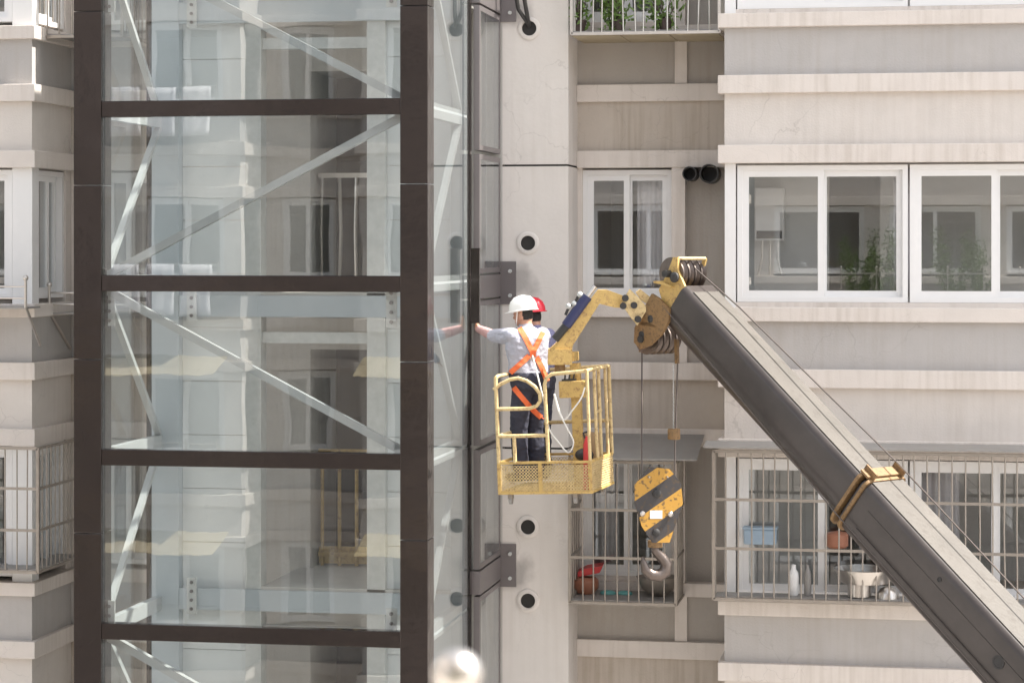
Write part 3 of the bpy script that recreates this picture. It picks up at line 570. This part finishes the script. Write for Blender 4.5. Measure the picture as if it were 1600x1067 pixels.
for dd in (-.14, .11): flat([(615, 420), (680, 312), (740, 370), (825, 465), (740, 605), (690, 540), (640, 470)], JD+dd, .03, 'link_plate', 'cream')
flat([(730, 340), (765, 315), (860, 390), (830, 440), (770, 400)], JD-.05, .1, 'link_block', 'cream')
for x, y in ((628, 447), (714, 442), (745, 552), (645, 385)): MB().lathe(J(x, y, JD-.14), [(.033, 0), (.033, -.02), (.001, -.02)], 12, FV).build('bolt', 'black', jib, True)
MB().tube([J(85, 715, JD-.12), J(180, 600, JD-.12)], .04, 12).build('cylinder_boot', 'black', jib, True)
MB().tube([J(175, 605, JD-.12), J(345, 370, JD-.12)], .05, 14).build('cylinder', 'navy', jib, True)
MB().tube([J(345, 370, JD-.12), J(405, 290, JD-.12)], .022, 10).build('piston_rod', 'chrome', jib, True)
MB().tube([J(170, 520, JD-.12), J(200, 450, JD-.12), J(240, 430, JD-.12), J(280, 355, JD-.12)], .014, 8).build('hydraulic_hose', 'black', jib, True)
for x, y in ((195, 450), (285, 358), (240, 430)): MB().ball(J(x, y, JD-.12), .03, 10).build('hose_fitting', 'galv', jib, 'all')
# loose things in the basket
def PL(x, y, z): return PW @ Vector((x, y, z))
rb = thing('fire_extinguisher', 'slim red extinguisher standing in the right corner of the basket', 'extinguisher', PL(.83, .12, .02))
MB().lathe(PL(.815, .12, .02), [(.03, 0), (.035, .02), (.035, .42), (.02, .47), (.012, .5)], 14).build('body', 'red', rb, True); MB().tube([PL(.815, .12, .5), PL(.80, .12, .55), PL(.84, .12, .56)], .01, 6).build('handle', 'black', rb)
tag(MB().obox(PL(.77, .55, .36), ux, (wy+zz*.2).normalized(), (zz-wy*.2).normalized(), .07, .05, .16).build('cardboard_box', 'card'), 'brown cardboard box leaning in the basket behind the mast', 'box')
tag(MB().ball(PL(.76, .3, .33), .09, 12, (1, .8, .7)).build('tool_bag', 'black', None, 'all'), 'black tool bag lying in the right part of the basket', 'bag')
LP = [(845, 607), (853, 640), (858, 670), (872, 690), (888, 707), (896, 690), (884, 665), (872, 640), (866, 615), (880, 655), (895, 640), (908, 622), (914, 605)]
def spline(P, n=6):
    Q = [P[0]]+list(P)+[P[-1]]; out = []
    for a, b, c, d in zip(Q, Q[1:], Q[2:], Q[3:]):
        for i in range(n): t = i/n; out.append(.5*((2*b)+(c-a)*t+(2*a-5*b+4*c-d)*t*t+(3*b-a-3*c+d)*t**3))
    return out+[P[-1]]
tag(MB().tube(spline([PD(832, 555, 22.72)]+[PD(x, y, 22.58+.03*math.sin(i)) for i, (x, y) in enumerate(LP)]), .0075, 8).build('safety_lanyard', 'sign', None, True), 'pale safety lanyard looping from the harness to the basket rail', 'lanyard')

# ------------------------------------------------------------------ the two workers
def person(label, foot, yaw, head_yaw, lhand, rhand, mats, hat, palm_l=None, palm_r=None, lean=0., nod=0., bulk=1.):
    foot = Vector(foot); t = thing('person', label, 'person', foot)
    Rz = Matrix.Rotation(yaw, 3, 'Z')                               # local +y is the way the person faces
    def W(p, ln=True):
        p = Vector(p)
        if ln and p.z > .9: p = Vector((p.x, p.y+(p.z-.9)*lean, p.z))
        return foot+Rz @ p
    prims = []; m = MB()
    def ell(zc, rx, ry, cy=0): return [W((rx*math.cos(2*math.pi*j/20), cy+ry*math.sin(2*math.pi*j/20), zc)) for j in range(20)]
    def limb(pts, rs, lab, n=14):
        m.tube(pts, rs, n); prims.extend((lab, a, b, ra, rb_) for a, b, ra, rb_ in zip(pts, pts[1:], rs, rs[1:]))
        for p, r in zip(pts, rs): m.ball(p, r*.98, 12)
    m.rings([ell(z, rx*bulk, ry*bulk, cy) for z, rx, ry, cy in ((.84, .10, .09, -.01), (.90, .175, .135, -.02), (.98, .192, .148, -.02), (1.06, .185, .138, 0), (1.16, .190, .135, .005), (1.28, .212, .140, 0), (1.38, .215, .128, -.01), (1.44, .170, .10, -.015), (1.475, .085, .075, -.01), (1.49, .065, .06, 0))])
    prims += [('top', W((0, 0, 1.08)), W((0, 0, 1.40)), .16, .13), ('top', W((-.12, 0, 1.4)), W((.12, 0, 1.4)), .1, .1), ('leg', W((0, 0, .86)), W((0, 0, .99)), .16, .165)]
    hc = W((0, .035, 1.605)); Rh = Rz @ Matrix.Rotation(head_yaw, 3, 'Z') @ Matrix.Rotation(nod, 3, 'X')
    limb([W((0, -.005, 1.46)), W((0, .015, 1.55))], [.066, .06], 'skin')
    def Hd(p): return hc+Rh @ Vector(p)
    m.ball(hc, 1, 24, (.077, .098, .115), Rh); m.ball(Hd((0, .035, -.06)), 1, 16, (.058, .062, .06), Rh)
    m.ball(Hd((0, .105, -.02)), 1, 10, (.013, .02, .022), Rh); m.ball(Hd((0, .085, .018)), 1, 10, (.05, .018, .012), Rh); m.ball(Hd((0, .088, -.068)), 1, 10, (.026, .016, .012), Rh)
    for s in (-1, 1): m.ball(Hd((s*.080, -.005, -.015)), 1, 10, (.012, .022, .034), Rh)
    prims += [('skin', hc, Hd((0, .05, -.06)), .085, .06)]
    for s in (-1, 1):
        limb([W((s*.088, -.01, .90)), W((s*.10, .025, .50)), W((s*.105, -.01, .12))], [.105, .084, .074], 'leg')
        limb([W((s*.105, -.02, .055)), W((s*.115, .12, .04)), W((s*.118, .18, .035))], [.05, .045, .034], 'shoe')
    for s, hand, palm in ((-1, lhand, palm_l), (1, rhand, palm_r)):
        sh = W((s*.185, -.01, 1.405)); hand = Vector(hand); d = hand-sh; L = d.length; up, fo = .305, .28
        L = min(L, .58); wr = sh+d.normalized()*L; hh = math.sqrt(max(up**2-((up**2-fo**2+L*L)/(2*L))**2, 0)); a = (up**2-fo**2+L*L)/(2*L)
        drop = Vector((0, 0, -1)); drop = (drop-d.normalized()*drop.dot(d.normalized())).normalized(); el = sh+d.normalized()*a+drop*hh
        limb([sh, sh.lerp(el, .5), el], [.08, .076, .068], 'top'); limb([el, el.lerp(wr, .4), wr], [.056, .052, .037], 'sleeve')
        n = Vector(palm) if palm else d.normalized(); f = Vector((0, 0, 1)) if palm else d.normalized()
        sx = f.cross(n).normalized(); hb_ = wr+n*.012
        pl = hb_+f*.05
        m.obox(pl, sx, n, f, .036, .012, .048)
        prims.append(('skin', hb_+f*.02, pl+f*.05, .038, .036)); limb([wr, hb_+f*.03], [.033, .026], 'skin', 10)
        for k, (o, ln) in enumerate(((-.028, .066), (-.0095, .076), (.0095, .072), (.028, .056))):
            b0 = pl+sx*o+f*.04; limb([b0, b0+f*ln*.5-n*.006, b0+f*ln+n*.002], [.0095, .009, .0075], 'skin', 8)
        q = s if palm else s
        b0 = pl-sx*.03*q-f*.02; limb([b0, b0-sx*.03*q+f*.025, b0-sx*.038*q+f*.055], [.012, .0105, .009], 'skin', 8)
    o = m.build('body', 'skin', t, 'all'); md = o.modifiers.new('r', 'REMESH'); md.mode = 'VOXEL'; md.voxel_size = .0085; md.use_smooth_shade = True
    sm = o.modifiers.new('s', 'SMOOTH'); sm.factor = .5; sm.iterations = 3
    dg = bpy.context.evaluated_depsgraph_get(); me = bpy.data.meshes.new_from_object(o.evaluated_get(dg)); o.modifiers.clear(); o.data = me
    me.materials.clear(); order = ['skin', 'top', 'sleeve', 'leg', 'shoe', 'hair']
    for k in order: me.materials.append(M[mats.get(k, k)])
    inv = Rh.transposed()
    Cn = np.empty(len(me.polygons)*3); me.polygons.foreach_get('center', Cn); Cn = Cn.reshape(-1, 3); DD = []
    for lab, a, b, ra, rb_ in prims:
        ab = np.array(b-a); u = np.clip((Cn-np.array(a)) @ ab/(ab @ ab), 0, 1)[:, None]; DD.append(np.linalg.norm(Cn-(np.array(a)+u*ab), axis=1)-(ra+(rb_-ra)*u[:, 0]))
    near_ = np.argmin(DD, axis=0)
    for p, k_ in zip(me.polygons, near_):
        c = p.center; bl = prims[k_][0]
        h = inv @ (c-hc)
        if bl == 'skin' and c.z > foot.z+1.48 and (h.z > .045 or (h.y < -.03 and h.z > -.055)): bl = 'hair'
        if bl == 'skin' and (c-hc).length > .17 and c.z < hc.z-.13 and (c-W((0, 0, 1.45))).length < .2: bl = 'top'
        p.material_index = order.index(bl); p.use_smooth = True
    moved = []
    for v in me.vertices:                                           # cloth folds; normals are read before any vertex moves
        q = v.co; zrel = q.z-foot.z
        if .15 < zrel < 1.42 and (q-hc).length > .3 and min((q-Vector(lhand)).length, (q-Vector(rhand)).length) > .24:
            k = noise.noise(q*9)*.011+noise.noise(Vector((q.x*20, q.y*20, q.z*34)))*.006
            moved.append(q+v.normal*k)
        else: moved.append(q.copy())
    me.vertices.foreach_set('co', np.array([tuple(q) for q in moved]).ravel()); me.update()
    # hard hat
    hz = .03; e = MB(); Hd0 = Hd; Hd = lambda p: Hd0((p[0]*1.14, p[1]*1.14, p[2]*1.1 if p[2] > 0 else p[2]))
    e.rings([[Hd((rx*math.cos(a), .0+ry*math.sin(a), hz+z)) for a in [2*math.pi*j/28 for j in range(28)]] for rx, ry, z in ((.112, .138, 0), (.114, .14, .006), (.104, .127, .012), (.102, .124, .05), (.090, .108, .09), (.066, .078, .118), (.035, .04, .132), (.004, .005, .136))])
    e.prism([Hd((.112*math.cos(a), .13*math.sin(a)+(.05 if .5 < a < 2.65 else 0)*math.sin(a), hz-.004)) for a in [math.pi*j/14 for j in range(15)]], Rh @ Vector((0, 0, .006)))
    ht = e.build('hard_hat', hat, t, True)
    MB().rings([[Hd((.015*x_, y_, hz+z_)) for x_ in (-1, 1)]+[Hd((.015*x_, y_, hz+z_+.012)) for x_ in (1, -1)] for y_, z_ in ((-.115, .045), (-.1, .085), (-.07, .115), (0, .132), (.07, .115), (.1, .085), (.115, .045))]).build('ridge', hat, ht, True)
    e = MB()
    for s in (-1, 1): e.tube([Hd((s*.085, .01, hz)), Hd((s*.082, .03, -.06)), Hd((s*.03, .07, -.13))], .006, 6)
    e.build('chin_strap', 'sign', ht)
    return t, o
f1 = PD(826, 752, 23.12); f2 = PD(840, 750, 23.5)
hand1 = Vector((ex3+.02, 23.13, Zp(738, 512, 23.13)))
p1, b1 = person('worker in white hard hat, white shirt and orange harness pushing the glass', f1, math.radians(38)+TH, math.radians(22), hand1, f1+Vector((-.12, .42, 1.2)), dict(top='shirt', sleeve='sleeve', leg='trous', shoe='black'), 'hatw', (-1, 0, 0), None, .06, -.12, 1.13)
p2, b2 = person('worker in red hard hat and blue shirt half hidden behind the white hatted one', f2, math.radians(50)+TH, math.radians(8), f2+Vector((-.22, .36, 1.15)), f2+Vector((.05, .42, 1.2)), dict(top='blue', sleeve='blue', leg='trous', shoe='black'), 'hatr', None, None, .05, -.1)
# the orange harness lies on the back of the first worker
dg = bpy.context.evaluated_depsgraph_get()
bm_ = bmesh.new(); bm_.from_mesh(b1.data); bvh = BVHTree.FromBMesh(bm_); bm_.free()
hcr = lambda L: [(650+x/6.276, 430+y/6.276) for x, y in L]; lcr = lambda L: [(760+x/4.445, 560+y/4.445) for x, y in L]
har = MB().build('harness', 'orange', p1); parts = []
def strap(pts, wpx):
    S = []
    for (a, b), (c, d) in zip(pts, pts[1:]):
        for i in range(10): S.append((a+(c-a)*i/10, b+(d-b)*i/10))
    S.append(pts[-1]); row = []
    for i, (x, y) in enumerate(S):
        x2, y2 = S[min(i+1, len(S)-1)]; x1, y1 = S[max(i-1, 0)]; L = math.hypot(x2-x1, y2-y1) or 1; nx, ny = -(y2-y1)/L*wpx/2, (x2-x1)/L*wpx/2
        hs_ = []
        for sgn in (-1, 0, 1):
            d = ray(x+nx*sgn, y+ny*sgn).normalized(); h = bvh.ray_cast(CAM, d)
            hs_.append(h[0]-d*.009 if h[0] and (h[0]-f1).length < 2.2 else None)
        if all(hs_): row.append(hs_)
    if len(row) < 2: return
    m = MB(); V = [[m.b.verts.new(p) for p in r] for r in row]
    for a, b in zip(V, V[1:]):
        for j in (0, 1): m.b.faces.new((a[j], a[j+1], b[j+1], b[j]))
    o = m.build('strap', 'orange', har); o.modifiers.new('t', 'SOLIDIFY').thickness = .004
for L in (hcr([(985, 470), (1060, 590), (1140, 750)]), hcr([(1245, 560), (1200, 650), (1150, 750)]), hcr([(1110, 790), (1000, 890), (895, 985)]), hcr([(870, 870), (905, 1060)]), hcr([(1180, 800), (1240, 920), (1290, 1050)]), lcr([(150, 150), (230, 250), (300, 335), (380, 410)]), lcr([(435, 190), (430, 330), (380, 410)])): strap(L, 8)
d = ray(*hcr([(1147, 770)])[0]).normalized(); h = bvh.ray_cast(CAM, d)[0] or PD(832, 553, 22.85)
MB().obox(h-d*.016, RV, FV, Vector((0, 0, 1)), .03, .006, .03).build('buckle', 'orange', har); MB().lathe(h-d*.02-Vector((0, 0, .035)), [(.018, 0), (.03, 0), (.03, .008), (.018, .008)], 16, FV).build('ring', 'chrome', har, True)

# ------------------------------------------------------------------ the opposite building (seen in the glass) and the near railing
ORD = ('first', 'second', 'third', 'fourth')
opp = thing('opposite_building', 'pale apartment building across the courtyard, seen reflected in the glass', 'building', (-10, 0, 0))
def obay(x0, x1, yf, yk, wins, lo, ro):
    for zs in LEV:
        bands(opp, x0, x1, yf, yk, zs, ('grey', 'lite'), lo=lo, ro=ro); zb, zt = zs-ST, zs-1.48
        for a, b in wins: window(opp, a, b, zb+.05, zt-.02, yf-.03, 2, -1)
        e = sorted([x0]+[v for w_ in wins for v in w_]+[x1])
        for a, b in zip(e[::2], e[1::2]):
            if b-a > .01: MB().box(a, b, yf-.25, yf-.01, zb, zt).build('wall', 'lite', opp)
obay(-19, -11.3, 3.9, 1.0, ((-18.6, -16.6), (-16.2, -14.4), (-12.9, -11.6)), 0, .08)
obay(-11.3, -9.3, 2.8, 1.0, ((-10.9, -10.0),), 0, 0)
obay(-9.3, -3.6, 3.7, 1.0, ((-8.9, -7.6), (-6.6, -4.4)), .08, .08)
obay(-3.6, 9, -.9, -3, ((-3.2, -1.4), (-.9, .9), (1.4, 3.2), (4.4, 6.2)), 0, 0)
MB().box(-19, -3.6, .8, 1.0, 0, 18).build('rear_wall', 'room', opp); MB().box(-3.6, 9, -3.2, -3, 0, 18).build('rear_wall', 'room', opp)
MB().box(-3.59, 4, -.8, 2.3, 10.35, 10.5).build('balcony_floor', 'conc', opp)
for i, zs in enumerate(LEV[1:5]):
    z = zs-1.5
    for a, b, lab in ((-15.5, -11.5, 'left'), (-9.2, -7.6, 'right')) if i in (1, 2) else ():
        y = 3.9 if a < -11 else 3.7
        m = MB(); n = 24
        for k in range(n): xa_, xb_ = a+(b-a)*k/n, a+(b-a)*(k+1)/n; z_ = .012*(k % 2); m.prism([Vector((xa_, y+.09, z+.28+z_)), Vector((xb_, y+.09, z+.28+z_)), Vector((xb_, y+.95, z+z_)), Vector((xa_, y+.95, z+z_))], (0, 0, .008))
        tag(m.build('awning', 'awn'), f'cream awning on the {lab} bay in the reflection, {ORD[i]} from the ground', 'awning', 'awnings on the reflected building')
    t = thing('drying_rail', f'steel drying rail in the reflection, {ORD[i]} from the ground', 'rail', (-12.5, 4.5, zs+.1), 'drying rails on the reflected building')
    for x in (-13.6, -12.8, -12.0, -11.5): MB().tube([(x, 4.6, zs), (x, 4.6, zs+.35)], .02, 8).build('post', 'inox', t, True)
    for dz in (.15, .3): MB().tube([(-13.6, 4.6, zs+dz), (-11.5, 4.6, zs+dz)], .012, 8).build('rail', 'inox', t, True)
    MB().box(-13.6, -11.5, 3.95, 4.6, zs-.02, zs).build('shelf', 'tray', t)
    if i in (2, 3):
        for k in range(3):
            m = MB(); x = -13.3+k*.6; n = 8; R_ = []
            for j in range(9): zz_ = zs+.3-j*.1; R_.append([Vector((x+q*.5/n, 4.62+.012*math.sin(q*1.6+j*.4), zz_)) for q in range(n+1)])
            V = [[m.b.verts.new(p) for p in r] for r in R_]
            for a, b in zip(V, V[1:]):
                for q in range(n): m.b.faces.new((a[q], a[q+1], b[q+1], b[q]))
            o = tag(m.build('hung_towel', 'cloth', None, 'all'), f'{ORD[k]} pale towel from the left on the {ORD[i]} drying rail in the reflection', 'towel', 'laundry in the reflection'); o.modifiers.new('t', 'SOLIDIFY').thickness = .006
YN = 2.2; fp = PD(715, 1052, YN)
rl = thing('near_railing', 'steel balcony railing with ball finials, one blurred at the bottom edge', 'railing', (fp.x, fp.y, 10.5))
for k in range(-2, 4):
    x = fp.x+k*.66; o = MB().tube([(x, fp.y, 10.5), (x, fp.y, fp.z-.015)], .012, 12).build('post', 'inox', rl, True); MB().ball((x, fp.y, fp.z), .0225, 24).build('finial', 'inox', o, 'all')
for dz in (.12, .5): MB().tube([(fp.x-1.4, fp.y, fp.z-dz), (fp.x+2.1, fp.y, fp.z-dz)], .01, 8).build('rail', 'inox', rl, True)
for k, (x, y) in enumerate(((-1.5, -.3), (-1.0, -.25), (-.6, -.4), (.35, -.45), (.85, -.4))):
    plant('balcony_shrub', 'leafy green shrub on the near balcony seen in the window panes, '+('first', 'second', 'third', 'fourth', 'fifth')[k]+' from the left', (x, y, 10.5), 1.5+.15*(k % 2), .4, 900, True, 'shrubs on the near balcony')
